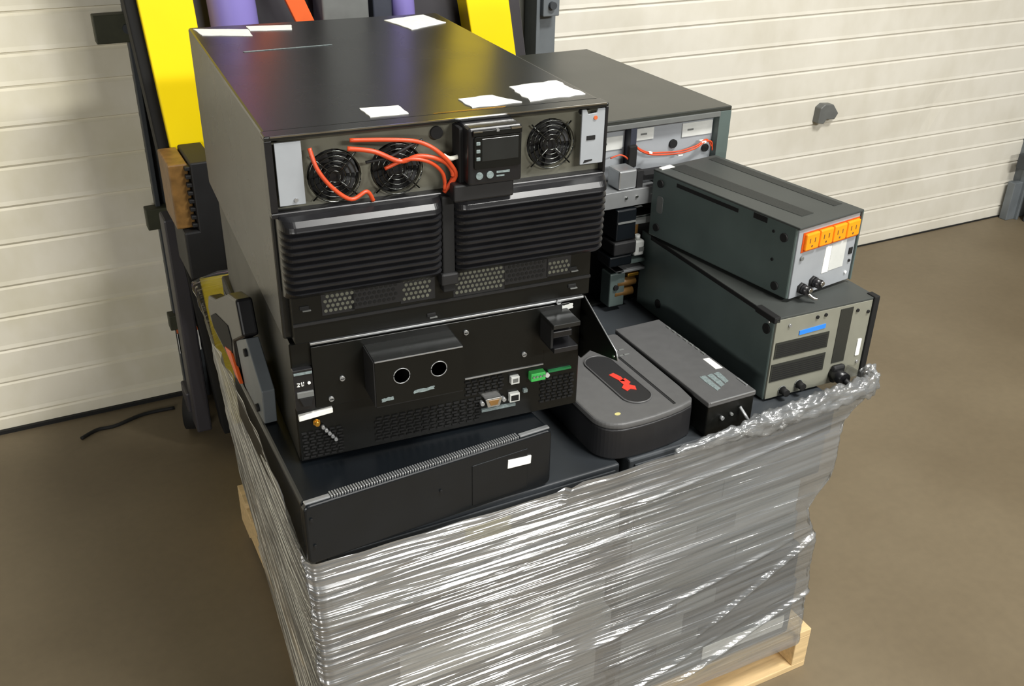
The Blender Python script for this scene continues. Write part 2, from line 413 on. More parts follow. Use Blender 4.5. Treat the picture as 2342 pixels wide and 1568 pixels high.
# black battery box with toothed edge and brown panel in front of the left rail
b = MB()
b.box(.318, .415, 2.42, 2.59, .668, .80, M['blackmatte'], .006)
b.box(.355, .415, 2.42, 2.59, .79, .975, M['blackmatte'], .004)
for i in range(8):
    z = .808 + i * .021
    b.box(.342, .358, 2.425, 2.46, z, z + .010, M['blackmatte'], .002)
b.build('battery_box', lt)
b = MB(); b.box(.305, .352, 2.44, 2.59, .803, .970, M['brown'], .004); b.build('side_panel', lt, label='brown panel beside the black box')
b = MB(); b.box(.30, .345, 2.66, 2.74, .06, .75, M['charcoal'], .006); b.build('outrigger_post', lt)
b = MB(); b.box(.40, 1.38, 2.62, 2.78, .04, .16, M['charcoal'], .01); b.build('chassis', lt)
for x in (.32, 1.36):
    b = MB(); b.cyl((x, 2.80, .062), .062, .055, M['rubber'], axis=Matrix.Rotation(math.radians(70), 4, 'Z') @ Matrix.Rotation(PI / 2, 4, 'X'), n=28)
    w = b.build('wheel', lt)
    b = MB(); b.cyl((x, 2.80, .062), .022, .062, M['trackdark'], axis=Matrix.Rotation(math.radians(70), 4, 'Z') @ Matrix.Rotation(PI / 2, 4, 'X'), n=16)
    b.build('hub', w)
    b = MB(); b.box(x - .03, x + .03, 2.72, 2.81, .10, .17, M['charcoal'], .006); b.build('caster_bracket', lt)

# ================================================================ PALLET
pl = thing('pallet', 'pale pine wooden pallet under the film wrapped equipment', 'pallet', (.335, 1.17, 0))
PW, PD = 1.048, 1.10
for i, x in enumerate((0, PW / 2 - .02, PW - .04)):
    b = MB(); b.box(x, x + .04, 0.0, PD, .016, .098, M['wood'], .002); b.build('stringer', pl)
for k in range(7):
    y = k * (PD - .09) / 6
    b = MB(); b.box(0, PW, y, y + .09, .098, .116, M['wood'], .0015); b.build('deck_board', pl)
for k in range(3):
    y = k * (PD - .09) / 2
    b = MB(); b.box(0, PW, y, y + .09, 0, .016, M['wood'], .0015); b.build('bottom_board', pl)

# ================================================================ WRAPPED CASES UNDER THE FILM
# (row, x0, x1, z0, z1, material, yaw, label)
rows = [
 (0.286, 0.84, 0.118, 0.205, 'cover1', 'dark grey equipment case under film, bottom layer on the left'),
 (0.86, 1.325, 0.118, 0.19, 'cover2', 'grey equipment case under film, bottom layer on the right'),
 (0.286, 0.81, 0.207, 0.295, 'cover3', 'pale case under film, second layer from the pallet on the left'),
 (0.86, 1.325, 0.192, 0.275, 'cover1', 'dark case under film, second layer above the pallet on the right'),
 (0.286, 0.84, 0.297, 0.385, 'cover3', 'long pale case under film, third layer on the left'),
 (0.87, 1.315, 0.277, 0.375, 'cover4', 'black case under film, third layer on the right'),
 (0.286, 0.82, 0.387, 0.475, 'cover3', 'pale case under film, fourth layer on the left'),
 (0.86, 1.29, 0.377, 0.47, 'cover2', 'grey case under film, fourth layer from the pallet on the right'),
 (0.286, 0.83, 0.477, 0.56, 'cover1', 'dark case under film, fifth layer from the pallet on the left'),
 (0.86, 1.28, 0.472, 0.555, 'cover3', 'pale grey case under film, fifth layer on the right'),
 (0.284, 0.84, 0.562, 0.655, 'cover3', 'pale case under the brightest wrinkled film, sixth layer on the left'),
 (0.86, 1.325, 0.557, 0.65, 'cover2', 'grey case under film, sixth layer from the pallet on the right'),
 (0.284, 0.83, 0.657, 0.733, 'cover4', 'black case directly below the ribbed black unit, top layer'),
 (0.85, 1.335, 0.652, 0.733, 'cover1', 'dark case below the red emblem unit and grey towers, top layer'),
]
for x0, x1, z0, z1, mk, lab in rows:
    t = thing('equipment_case', lab, 'case', (x0, 1.186, z0), 0, 'film wrapped cases stacked on the pallet')
    w = x1 - x0; h = z1 - z0
    b = MB()
    if x0 < .3:     # the left pile tapers along its left side as it goes back
        b.prism([(0, 0), (w, 0), (w, 1.05), (.088, 1.05)], 0, h, M[mk], plane='xy', bev=.004)
    else:
        b.box(0, w, 0, 1.05, 0, h, M[mk], .004)
    b.build('shell', t)
    b = MB(); n = int(w / .012)
    b.box(.01, w - .01, -.004, 0, h * .12, h * .88, M[mk], .0015)
    q = w * (.15 + .5 * ((z0 * 37) % 1)); b.box(q, q + w * .22, -.006, -.003, h * .3, h * .7, M['cover2'])
    b.build('front_panel', t)
# things seen through the film: stickers
def sticker(loc, w, h, m, label, cat='label'):
    b = MB(); b.prism(ragged([(0, 0), (w, 0), (w, h), (0, h)], .0015, 3), -.0015, 0, m)
    o = b.build('paper_label', label=label, category=cat); o.location = loc
    return o
M['yellowish'] = mat('yellowed_paper', (205, 196, 130), .6, var=.1)
sticker((.525, 1.1776, .665), .085, .035, M['yellowish'], 'yellowish paper label on black case right under the ribbed unit')
sticker((1.075, 1.1776, .152), .22, .035, M['white'], 'white strip label under film at lower right above the pallet')
sticker((.40, 1.1776, .39), .30, .075, M['white'], 'large white sheet under film at the bottom left of the load')
sticker((.86, 1.1776, .255), .15, .055, M['cover3'], 'pale rectangular sheet under film on the lower right cases')

# ================================================================ STRETCH FILM (one continuous sheet round the load)
XR = [(.07, 1.352), (.2, 1.345), (.40, 1.335), (.455, 1.312), (.49, 1.298), (.52, 1.312), (.56, 1.348), (.66, 1.345), (.70, 1.356), (.735, 1.388), (.80, 1.385)]
def xr(z):
    for (a, xa), (c, xc) in zip(XR, XR[1:]):
        if a <= z <= c: return xa + (xc - xa) * (z - a) / (c - a)
    return XR[0][1] if z < XR[0][0] else XR[-1][1]
def film_point(s, v):
    """s in [0,4): front, right, back, left ; v in [0,1] bottom to top"""
    top = .742
    side = int(s) % 4; f = s - int(s)
    if side == 0: top = (.733 if f < .38 else .733 + .015 * min(1, (f - .38) / .04)) + (.026 * min(1, (f - .60) / .25) if f > .60 else 0); top += .004 * noise.noise((f * 14, 0, 3))
    elif side == 1: top = .774 - .02 * f
    elif side == 3:
        yy = 2.275 - 1.115 * f
        top = .737 + .085 * max(0, min(1, (1.95 - yy) / .35)) * max(0, min(1, (yy - 1.165) / .06)) + .010 * f + .004 * noise.noise((f * 12, 3, 3))
    bot = .098 + .006 * noise.noise((s * 7, 0, 9)) - (.045 * min(1, (1 - f) * 8) * min(1, f * 8) if side == 3 else 0)
    z = bot + (top - bot) * v
    g = min(1, max(0, (z - .1) / .63))
    FL = Vector((.262 - .004 * g, 1.160)); BL = Vector((.352 - .040 * g, 2.275)); BR = Vector((1.36, 2.275)); FR = Vector((xr(z), 1.160))
    Q = [FL, FR, BR, BL]
    a = Q[side]; c = Q[(side + 1) % 4]
    p = a.lerp(c, f); d = (c - a).normalized(); nrm = Vector((d.y, -d.x))
    L = (c - a).length
    along = f * L
    # corner rounding
    e = min(along, L - along); r = .02
    if e < r: p = p - nrm * (r - math.sqrt(max(0, r * r - (r - e) ** 2))) * .8
    q = z - .07 * along if side == 0 else z - .03 * along
    h = 0
    h += .0045 * noise.noise((along * 1.6, q * 26, side * 5 + .3))
    h += .0022 * noise.noise((along * 2.6, q * 70, side * 5 + 7.3))
    h += .0011 * noise.noise((along * 4.0, q * 150, side * 5 + 2.1))
    # diagonal tension folds
    if side == 0:
        for (x0, z0, sl, wd, am) in ((.86, .30, .62, .006, .008), (.35, .10, .26, .005, .006), (.80, .16, .36, .005, .008), (.55, .34, .2, .005, .005), (.62, .655, .10, .004, .006), (.10, .60, .05, .004, .006)):
            dz = (z - z0) - sl * (along - x0)
            if along > x0 - .1: h += am * math.exp(-(dz / wd) ** 2) * min(1, max(0, (along - x0 + .1) / .1)) * math.exp(-max(0, along - x0 - .35) * 6)
    if side == 3: h += .012 * max(0, g) * math.sin(PI * f) ** .5
    # bunched rim
    if v > .93: h += .008 * (v - .93) / .07 * noise.noise((along * 12, v * 8, 4 + side)) + (.010 * (v - .93) / .07 if not (side == 0 and f < .4) else 0)
    # keep outside the cases
    p = p + nrm * (h if h > -.006 else -.006)
    return Vector((p.x, p.y, z))
NS = {0: 190, 1: 60, 2: 20, 3: 80}; NV = 260
bm = bmesh.new(); cols = []
for side in range(4):
    for i in range(NS[side]):
        s = side + i / NS[side]
        cols.append([bm.verts.new(film_point(s, j / NV)) for j in range(NV + 1)])
for i in range(len(cols)):
    A = cols[i]; B = cols[(i + 1) % len(cols)]
    for j in range(NV):
        f = bm.faces.new((A[j], B[j], B[j + 1], A[j + 1])); f.smooth = True
me = bpy.data.meshes.new('stretch_wrap'); bm.to_mesh(me); bm.free(); me.materials.append(M['film'])
film = bpy.data.objects.new('stretch_wrap', me); C.objects.link(film)
film['label'] = 'shiny wrinkled clear stretch film wound around the pallet load'; film['category'] = 'plastic wrap'

# crumpled roll of film along the top right rim
path = smooth_path([(.93, 1.160, .742), (1.05, 1.158, .748), (1.16, 1.156, .755), (1.27, 1.155, .762), (1.375, 1.158, .768), (1.402, 1.175, .770), (1.402, 1.20, .768)], 22)
bm = bmesh.new(); rings = []
for i, p in enumerate(path):
    a = path[max(0, i - 1)]; c = path[min(len(path) - 1, i + 1)]
    d = (c - a).normalized(); u = d.cross(Vector((0, 0, 1))).normalized(); w_ = u.cross(d).normalized()
    f = i / (len(path) - 1); r0 = .006 + .012 * min(1, f * 3) * (1 if f < .9 else .3 + (1 - f) * 7)
    ring = []
    for k in range(28):
        th = k * 2 * PI / 28
        rr = r0 * (1 + .55 * noise.noise((f * 26, math.cos(th) * 1.6, math.sin(th) * 1.6)) + .35 * noise.noise((f * 60, math.cos(th) * 3, math.sin(th) * 3 + 5)))
        ring.append(bm.verts.new(p + u * math.cos(th) * rr * .8 + w_ * math.sin(th) * rr * 1.25))
    rings.append(ring)
for A_, B_ in zip(rings, rings[1:]):
    for k in range(28):
        f = bm.faces.new((A_[k], A_[(k + 1) % 28], B_[(k + 1) % 28], B_[k])); f.smooth = True
me = bpy.data.meshes.new('rolled_rim'); bm.to_mesh(me); bm.free(); me.materials.append(M['film'])
o = bpy.data.objects.new('rolled_rim', me); C.objects.link(o); o.parent = film; o['label'] = 'crumpled roll of film along the top right edge'

# ================================================================ RIBBED BLACK UNIT at the front (A)
A = thing('rack_ups', 'black power unit with a toothed ridge highlighted in silver, lowest and front on the load', 'power unit', (.257, 1.159, .736), 3.5)
b = MB(); b.prism([(.002, .012), (.432, .012), (.436, .46), (.032, .46)], 0, .110, M['bluebk'], plane='xy', bev=.006); b.build('body', A)
b = MB(); b.prism(rrect(.002, .432, .001, .110, .010), 0, .016, M['bluebk'], bev=.004)
b.box(.281, .385, -.0012, .002, .010, .088, M['bluebk'], .001)
b.build('front_bezel', A)
b = MB()
n = 76
for i in range(n):
    x = .047 + i * (.372 - .047) / n
    b.box(x, x + .0024, .004, .017, .1085, .1135, M['zinc'], .0005, 1)  # teeth coloured zinc to carry the edge highlight
b.build('toothed_ridge', A, label='toothed ridge along the top front edge, its highlight painted silver')
for x0, x1 in ((.006, .046), (.373, .430)):  # bevel highlight painted as zinc strips at both ends of the teeth
    b = MB(); b.box(x0, x1, .005, .014, .109, .1125, M['zinc'], .0012); b.build('edge_highlight', A, label='bevel highlight painted as a bright strip beside the toothed ridge')
b = MB(); b.prism([(.346, .062), (.390, .058), (.391, .073), (.347, .078)], -.0026, 0.0005, M['white']); b.build('label_sticker', A, label='small white rounded sticker on the front')
for (x, z) in ((.012, .085), (.014, .035), (.225, .060)):
    b = MB(); b.cyl((x, -.001, z), .0025, .004, M['deep'], n=12); b.build('screw_recess', A)
# dark case behind it that carries the rear of the stack
t = thing('equipment_case', 'plain black case hidden behind the front ribbed unit, under the tall stack', 'case', (.31, 1.68, .736), -3)
b = MB(); b.box(0, .45, 0, .34, 0, .1125, M['blackmatte'], .005); b.build('shell', t)
b = MB(); b.box(-.002, .0, .03, .31, .02, .09, M['bluebk'], .001); b.build('side_panel', t)

# ================================================================ LOWER UNIT OF THE STACK (L)
L = thing('rack_ups', 'black power unit with a two-hole cable hood and ports, beneath the fan unit', 'power unit', (.287, 1.265, .850), -4)
b = MB(); b.box(0, .476, .002, .72, 0, .208, M['blacksteel'], .002, 1); b.build('body', L)
b = MB(); b.prism([(.030, .095), (.407, .095), (.407, .12), (.452, .12), (.452, .2), (.030, .2)], -.004, .003, M['blacksteel'], bev=.001)
b.box(.03, .476, -.004, .006, .2035, .2075, M['zinc'], .001); b.box(.27, .407, -.0055, -.003, .0945, .0965, M['zinc'])
b.build('cover_plate', L)
# cable hood
hd = MB()
hd.prism([(.110, .112), (.246, .112), (.246, .188), (.110, .188)], -.060, -.058, M['blacksteel'], holes=[circ(.150, .158, .0125), circ(.208, .158, .0125)])
hd.box(.110, .246, -.059, 0, .186, .189, M['topsteel']); hd.box(.108, .111, -.059, 0, .112, .188, M['blackmatte']); hd.box(.245, .248, -.059, 0, .112, .188, M['blacksteel'])
hd.box(.110, .246, -.059, 0, .110, .113, M['blackmatte'])
hd.build('cable_hood', L)
hd = MB(); hd.ring((.150, -.0605, .158), .0125, .0008, M['zinc']); hd.ring((.208, -.0605, .158), .0125, .0008, M['zinc'])
hd.box(.110, .246, -.0612, -.0595, .1875, .189, M['zinc']); hd.build('hole_rim', L)
hd = MB(); hd.prism(ragged([(.118, .119), (.136, .120), (.136, .126), (.118, .124)], .001), -.0608, -.0600, M['legend']); hd.build('printed_legend', L)
hd = MB(); hd.prism(ragged([(.168, .123), (.200, .125), (.200, .130), (.168, .128)], .001), -.0608, -.0600, M['legend']); hd.build('printed_legend', L)
# breaker on the left
b = MB(); b.box(.000, .029, -.007, .004, .098, .168, M['black'], .001)
b.box(.003, .028, -.010, -.005, .121, .131, M['grey'], .001); b.prism([(.006, .121), (.026, .121), (.022, .108), (.011, .108)], -.013, -.006, M['deep'])
b.box(.001, .028, -.0085, -.006, .160, .1635, M['legend'])
b.build('breaker', L)
b = MB(); b.tube([(.0045, -.0078, .146), (.0085, -.0078, .146), (.0045, -.0078, .141), (.0085, -.0078, .141)], .0009, M['white'], 6)
b.tube([(.0115, -.0078, .147), (.0115, -.0078, .141), (.0145, -.0078, .141), (.0145, -.0078, .147)], .0009, M['white'], 6)
b.cyl((.0225, -.0078, .1445), .0024, .002, M['white'], n=12); b.build('breaker_marks', L)
# label, brass screw, chain
b = MB(); b.prism([(.003, .078), (.055, .083), (.055, .091), (.003, .087)], -.0050, .0025, M['white'], bev=.0006); b.build('label_sticker', L, label='white strip label at the lower left')
b = MB(); b.cyl((.029, -.004, .070), .0035, .012, M['brass'], n=14); b.cyl((.029, -.002, .070), .006, .004, M['brass'], n=6); b.build('brass_screw', L)
b = MB()
for i in range(5): b.cyl((.038 + i * .0045, -.004, .060 - i * .0065), .0028, .006, M['zinc'], n=10)
b.build('ground_chain', L)
# ventilation slots
def slots(x0, x1, z0, z1, nz, nx, m=M['deep']):
    b = MB(); dz = (z1 - z0) / nz; dx = (x1 - x0) / nx
    for i in range(nz):
        for j in range(nx):
            o = dx * .25 if i % 2 else 0
            b.box(x0 + j * dx + o, x0 + j * dx + dx * .7 + o, -.0006, .0030, z0 + i * dz, z0 + i * dz + dz * .45, m)
    b.build('vent_slots', L)
slots(.005, .070, .006, .056, 9, 6); slots(.272, .340, .060, .090, 5, 6); slots(.405, .468, .018, .066, 8, 6); slots(.12, .30, .010, .056, 8, 14)
# ports
b = MB(); b.box(.350, .365, -.006, .004, .068, .082, M['whiteg'], .001); b.box(.353, .362, -.0065, -.004, .0715, .0785, M['grey']); b.build('port', L, label='white square port')
b = MB(); b.box(.348, .366, -.006, .004, .034, .050, M['whiteg'], .001); b.box(.3505, .3635, -.0068, -.004, .037, .047, M['deep']); b.build('port', L, label='light port with dark socket')
b = MB(); b.prism([(.303, .052), (.333, .052), (.329, .036), (.307, .036)], -.010, .003, M['chrome'], bev=.001); b.cyl((.299, -.004, .044), .0035, .010, M['zinc'], n=10); b.cyl((.337, -.004, .044), .0035, .010, M['zinc'], n=10)
b.prism([(.309, .049), (.327, .049), (.324, .040), (.312, .040)], -.0115, -.009, M['brown']); b.build('serial_connector', L, label='silver serial connector')
b = MB(); b.box(.384, .410, -.010, .003, .068, .083, M['green'], .001)
for i in range(4): b.cyl((.388 + i * .006, -.011, .077), .0018, .003, M['zinc'], n=8)
b.cyl((.414, -.006, .074), .004, .006, M['whiteg'], n=10)
b.build('terminal_block', L, label='green terminal block')
b = MB(); b.box(.418, .460, -.003, .003, .075, .0785, M['greendk']); b.build('circuit_edge', L, label='thin green circuit board edge')
b = MB(); b.box(.30, .36, -.002, .003, .024, .029, M['legend']); b.box(.374, .381, -.003, .003, .046, .052, M['legend']); b.build('port_legend', L)
for (x, z) in ((.272, .180), (.372, .121), (.073, .140), (.054, .108), (.43, .205)):
    b = MB(); b.cyl((x, -.005, z), .004, .005, M['zinc'], n=12); b.box(x - .003, x + .003, -.0085, -.006, z - .0005, z + .0005, M['deep']); b.build('screw', L)
# bracket (outlet cover) on the right
b = MB(); b.box(.399, .446, -.055, -.002, .184, .192, M['topsteel'], .001); b.box(.404, .446, -.050, -.002, .138, .147, M['black'], .001)
b.box(.400, .404, -.045, -.002, .146, .184, M['deep']); b.box(.404, .444, -.018, -.004, .147, .184, M['deep'], .001)
b.box(.405, .440, -.040, -.018, .160, .172, M['black'], .002)
b.build('outlet_bracket', L)
b = MB(); b.prism(ragged([(.437, .197), (.456, .198), (.456, .190), (.437, .189)], .001), -.0056, -.0042, M['whiteg']); b.build('label_sticker', L, label='worn pale sticker at the upper right')
# folded side flange at the right
b = MB(); b.prism([(.03, .204), (0, .204), (-.115, .160), (-.122, .148), (-.03, .120), (.0, .09), (.03, .09)], .478, .481, M['blacksteel'], plane='yz', bev=.0006)
b.tube([(.4795, 0, .2045), (.4795, -.115, .1605), (.4795, -.122, .148)], .0012, M['zinc'], 6)
b.cyl((.4795, -.112, .152), .0022, .007, M['chrome'], axis='x', n=10)
b.build('side_flange', L, label='folded metal flange at the right corner')

# ================================================================ TALL FAN UNIT on top (Mn)
Mn = thing('fan_cabinet', 'large black cabinet with fans, orange wires and ribbed bezel, top of the stack', 'power unit', (.293, 1.257, 1.060), -3.5)
b = MB(); b.box(-.011, .490, .022, .755, .0, .310, M['topsteel'], .004, 2); b.build('body', Mn)
# rim round the recessed fan bay
b = MB(); b.box(-.013, .492, -.004, .024, .304, .3105, M['topsteel'], .002); b.box(-.013, -.003, -.002, .024, .205, .304, M['black'], .001)
b.box(.4885, .493, -.002, .024, .203, .304, M['black'], .001); b.box(-.013, .492, -.002, .024, .196, .2045, M['black'], .002)
b.box(-.005, .488, -.0055, -.003, .3085, .3105, M['chrome'])
b.build('bay_rim', Mn)
b = MB(); b.prism([(-.004, .2), (.489, .2), (.489, .305), (-.004, .305)], .014, .023, M['bay'], holes=[circ(c[0], c[1], .037, 28) for c in ((.079, .2435), (.168, .2435), (.405, .2535))])
b.box(-.004, .489, .0215, .0225, .2, .305, M['deep'])
b.cyl((.228, .012, .288), .009, .006, M['deep'], n=18); b.cyl((.455, .012, .296), .004, .006, M['deep'], n=12)
b.build('fan_plate', Mn)
for cx, cz in ((.079, .2435), (.168, .2435), (.405, .2535)):
    fo = MB(); fo.cyl((cx, .017, cz), .015, .008, M['black'], n=20)
    for k in range(7):
        a = k * 2 * PI / 7
        c, s_ = math.cos(a), math.sin(a); c2, s2 = math.cos(a + .6), math.sin(a + .6)
        t = bmesh.new()
        vs = [t.verts.new((cx + c * .014, .014, cz + s_ * .014)), t.verts.new((cx + c * .035, .014, cz + s_ * .035)), t.verts.new((cx + c2 * .035, .020, cz + s2 * .035)), t.verts.new((cx + c2 * .014, .020, cz + s2 * .014))]
        t.faces.new(vs); ex = bmesh.ops.extrude_face_region(t, geom=t.faces[:]); bmesh.ops.translate(t, vec=(0, .001, 0), verts=[g for g in ex['geom'] if isinstance(g, bmesh.types.BMVert)])
        bmesh.ops.recalc_face_normals(t, faces=t.faces[:]); fo._merge(t, M['blackmatte'])
    fan = fo.build('fan', Mn)
    g = MB()
    for R_ in (.008, .015, .022, .029, .036): g.ring((cx, .006, cz), R_, .0010, M['wire'])
    for k in range(4):
        a = PI / 4 + k * PI / 2
        g.tube([(cx + .008 * math.cos(a), .0055, cz + .008 * math.sin(a)), (cx + .045 * math.cos(a), .0085, cz + .045 * math.sin(a))], .0011, M['wire'], 6)
    g.build('fan_guard', fan)
# metal plates
def plate(x0, x1, z0, z1, notch, nm='mounting_plate', lab='light grey metal mounting plate'):
    b = MB()
    pts = [(x0, z0), (x1, z0), (x1, z1), (x1 - .012, z1), (x1 - .014, z1 - .006), (x0 + .010, z1 - .007), (x0 + .007, z1), (x0, z1)] if notch else [(x0, z0), (x1, z0), (x1, z1), (x0, z1)]
    b.prism(pts, -.001, .002, M['panelgray'], bev=.0006)
    o = b.build(nm, Mn, label=lab)
    return o
p = plate(.450, .488, .219, .302, True)
b = MB(); b.box(.459, .473, -.0020, .0, .256, .2625, M['deep']); b.build('plate_slot', p)
b = MB(); b.cyl((.472, -.001, .289), .003, .003, M['redwarn'], n=12); b.build('indicator', p)
b = MB(); b.prism([(.455, .221), (.470, .224), (.470, .226), (.457, .2255)], -.0016, -.0005, M['deep']); b.build('plate_slot', p)
p = plate(.000, .035, .213, .300, False)
b = MB(); b.cyl((.022, -.0015, .220), .0028, .003, M['zinc'], n=12); b.build('screw', p)
# display
D = MB(); D.box(.256, .337, -.040, .010, .222, .304, M['black'], .004, 3); D.box(.250, .258, -.020, .010, .205, .300, M['deep'], .002)
D.box(.262, .335, -.044, -.038, .293, .301, M['blacksteel'], .001)
D.box(.238, .330, -.030, .002, .196, .222, M['blackmatte'], .003)
dsp = D.build('display_module', Mn)
D = MB(); D.prism(rrect(.264, .334, .246, .292, .003), -.0425, -.039, M['blacksteel'], bev=.0005); D.box(.275, .330, -.0432, -.040, .257, .289, M['glassdk'], .0005)
for z in (.283, .272, .261): D.box(.2665, .2725, -.0440, -.041, z - .0025, z + .0025, M['legend'], .0008)
D.build('screen', dsp)
D = MB()
for x in (.272, .288): D.cyl((x, -.0405, .236), .0052, .003, M['legend'], n=18)
D.box(.298, .318, -.0408, -.039, .237, .240, M['legend']); D.box(.298, .310, -.0408, -.039, .232, .234, M['legend']); D.build('button', dsp)
D = MB(); D.box(.262, .275, -.0452, -.039, .299, .3005, M['chrome']); D.box(.296, .300, -.0452, -.039, .298, .3015, M['zinc']); D.box(.318, .333, -.0452, -.039, .2995, .302, M['chrome']); D.build('edge_trim', dsp)
# orange wires
for pth, r in (([(.095, -.008, .285), (.130, -.014, .2790), (.165, -.016, .262), (.190, -.018, .267), (.215, -.020, .262), (.236, -.014, .248), (.243, -.012, .228), (.232, -.006, .206)], .0034),
               ([(.10, -.004, .295), (.150, -.010, .292), (.185, -.014, .288), (.205, -.020, .281), (.222, -.022, .268), (.238, -.018, .250), (.247, -.014, .232), (.238, -.008, .212)], .0030),
               ([(.045, -.004, .290), (.052, -.012, .262), (.070, -.014, .235), (.095, -.012, .215), (.118, -.008, .222), (.128, -.004, .206)], .0030),
               ([(.145, -.010, .252), (.175, -.018, .264), (.205, -.020, .258), (.228, -.012, .236), (.232, -.008, .210)], .0028)):
    b = MB(); b.tube(smooth_path(pth), r, M['wireorange'], 8); b.build('wire', Mn, label='orange wire')
b = MB(); b.tube(smooth_path([(.228, -.016, .263), (.238, -.014, .257), (.252, -.012, .258)]), .0034, M['wirewhite'], 8); b.build('wire', Mn, label='white wire sleeve')
b = MB(); b.tube(smooth_path([(.12, -.004, .262), (.15, -.012, .268), (.18, -.014, .281), (.20, -.010, .287)]), .0022, M['blackmatte'], 8); b.build('wire', Mn, label='black wire')
# ribbed bezel: two halves with a dark recess between them
def bezel(x0, x1):
    b = MB()
    prof = [(.016, .196), (.004, .2005), (-.010, .2005), (-.020, .196), (-.026, .189), (-.027, .184)]
    z = .184
    for i in range(9):
        prof += [(-.0275 + i * .0006, z - .0018), (-.0185 + i * .0006, z - .0034), (-.0185 + i * .0006, z - .0066), (-.0270 + i * .0006, z - .0098)]
        z -= .0108
    prof += [(-.018, z - .003), (-.008, z - .010), (.016, z - .012)]
    t = bmesh.new(); rings = []
    k = 10; r = .02
    xs = []
    for i in range(k + 1):
        a = i / k * PI / 2; xs.append((x0 + r - r * math.cos(a), math.sin(a)))
    for i in range(k + 1):
        a = (1 - i / k) * PI / 2; xs.append((x1 - r + r * math.cos(a), math.sin(a)))
    for x, s_ in xs:
        rings.append([t.verts.new((x, .012 + (y - .012) * (.25 + .75 * s_), zz)) for y, zz in prof])
    for i in range(len(rings) - 1):
        for j in range(len(prof) - 1):
            t.faces.new((rings[i][j], rings[i + 1][j], rings[i + 1][j + 1], rings[i][j + 1]))
    t.faces.new(rings[0]); t.faces.new(rings[-1][::-1])
    bmesh.ops.recalc_face_normals(t, faces=t.faces[:])
    b._merge(t, M['black'])
    b.build('ribbed_bezel', Mn)
bezel(-.006, .228); bezel(.243, .494)
b = MB(); b.box(.226, .245, -.012, .022, .050, .200, M['deep'], .002); b.box(.222, .249, -.016, .022, .062, .082, M['blackmatte'], .003); b.build('centre_recess', Mn)
b = MB(); b.box(.001, .478, -.001, .024, .001, .196, M['blacksteel'], .002)
b.box(.001, .478, -.003, .0, .030, .034, M['blackmatte']); b.build('lower_panel', Mn)
# perforated windows with pale hexagonal holes
for (x0, x1, z0, z1, m) in ((.046, .090, .044, .080, 'perf'), (.164, .214, .042, .080, 'perf'), (.247, .327, .038, .079, 'perf'), (.402, .440, .046, .074, 'perf'), (.09, .16, .046, .079, 'bluebk'), (.33, .40, .044, .078, 'bluebk')):
    b = MB(); b.box(x0 - .002, x1 + .002, -.0016, .0, z0 - .003, z1 + .003, M['blackmatte'])
    nz = int((z1 - z0) / .0075); nx = int((x1 - x0) / .0072)
    for i in range(nz):
        for j in range(nx):
            x = x0 + .0036 + j * .0072 + (.0036 if i % 2 else 0); z = z0 + .004 + i * .0075
            b.cyl((x, -.0016, z), .0028, .0012, M[m], n=6)
    b.build('perforated_window', Mn)
for (x, z) in ((.020, .058), (.447, .050), (.21, .012), (.447, .020)):
    b = MB(); b.box(x - .008, x + .006, -.003, .0, z - .003, z + .003, M['deep'], .001); b.box(x - .004, x + .008, -.004, -.001, z - .005, z - .0035, M['grey']); b.build('latch_slot', Mn)
# paper labels on the lid
TZ = .3105
for pts, am, lab in (([(-.004, .735), (.092, .700), (.090, .640), (.004, .672)], .001, 'white paper label at the back left of the lid'),
                ([(.094, .728), (.178, .715), (.170, .672), (.094, .688)], .001, 'faded paper label at the back of the lid'),
                ([(.362, .705), (.455, .735), (.472, .645), (.385, .598)], .003, 'creased white label at the back right of the lid'),
                ([(.388, .128), (.474, .140), (.480, .050), (.384, .040)], .003, 'torn white label at the front right of the lid'),
                ([(.289, .087), (.345, .091), (.371, .040), (.292, .037)], .002, 'torn white strip label near the front edge'),
                ([(.140, .088), (.196, .083), (.197, .039), (.142, .040)], .001, 'white label on the lid near the front edge')):
    b = MB(); b.prism(ragged(pts, am, 6), TZ - .0004, TZ + .0009, M['white'], plane='xy'); b.build('paper_label', Mn, label=lab)
b = MB(); b.prism([(.050, .511), (.205, .519), (.209, .516), (.052, .506)], TZ - .0002, TZ + .0004, M['legend'], plane='xy'); b.build('scratch', Mn, label='pale scratch at the back of the lid')
b = MB(); b.prism([(.23, .028), (.34, .030), (.34, .0288), (.23, .0268)], TZ - .0002, TZ + .0004, M['brass'], plane='xy')
b.build('scratch', Mn, label='thin brassy scratch near the front edge')

# ================================================================ OPEN CABINET further back (F)
F = thing('open_cabinet', 'dark topped open equipment cabinet with silver shelf, behind the fan unit', 'cabinet', (.962, 1.740, .737), 0)
F.scale = (1, 1, .973)
b = MB(); b.box(0, .48, 0, .64, .433, .443, M['topsteel2'], .002); b.box(.448, .48, .0, .64, 0, .433, M['darkteal'], .001); b.box(0, .012, 0, .64, 0, .433, M['blacksteel'])
b.box(.012, .448, .60, .64, 0, .433, M['blacksteel']); b.box(.0, .48, .0, .64, 0, .006, M['blacksteel']); b.box(.012, .448, -.003, .01, .422, .434, M['grey'], .001)
b.build('shell', F)
b = MB(); b.box(.227, .448, .02, .03, .300, .423, M['panelgray'], .001); b.box(.012, .212, .02, .03, .300, .423, M['panelgray'], .001); b.build('bay_panel', F)
b = MB(); b.box(.212, .228, -.002, .03, .30, .423, M['navy'], .001); b.box(.205, .226, -.012, .0, .335, .385, M['deep'], .003); b.build('divider', F)
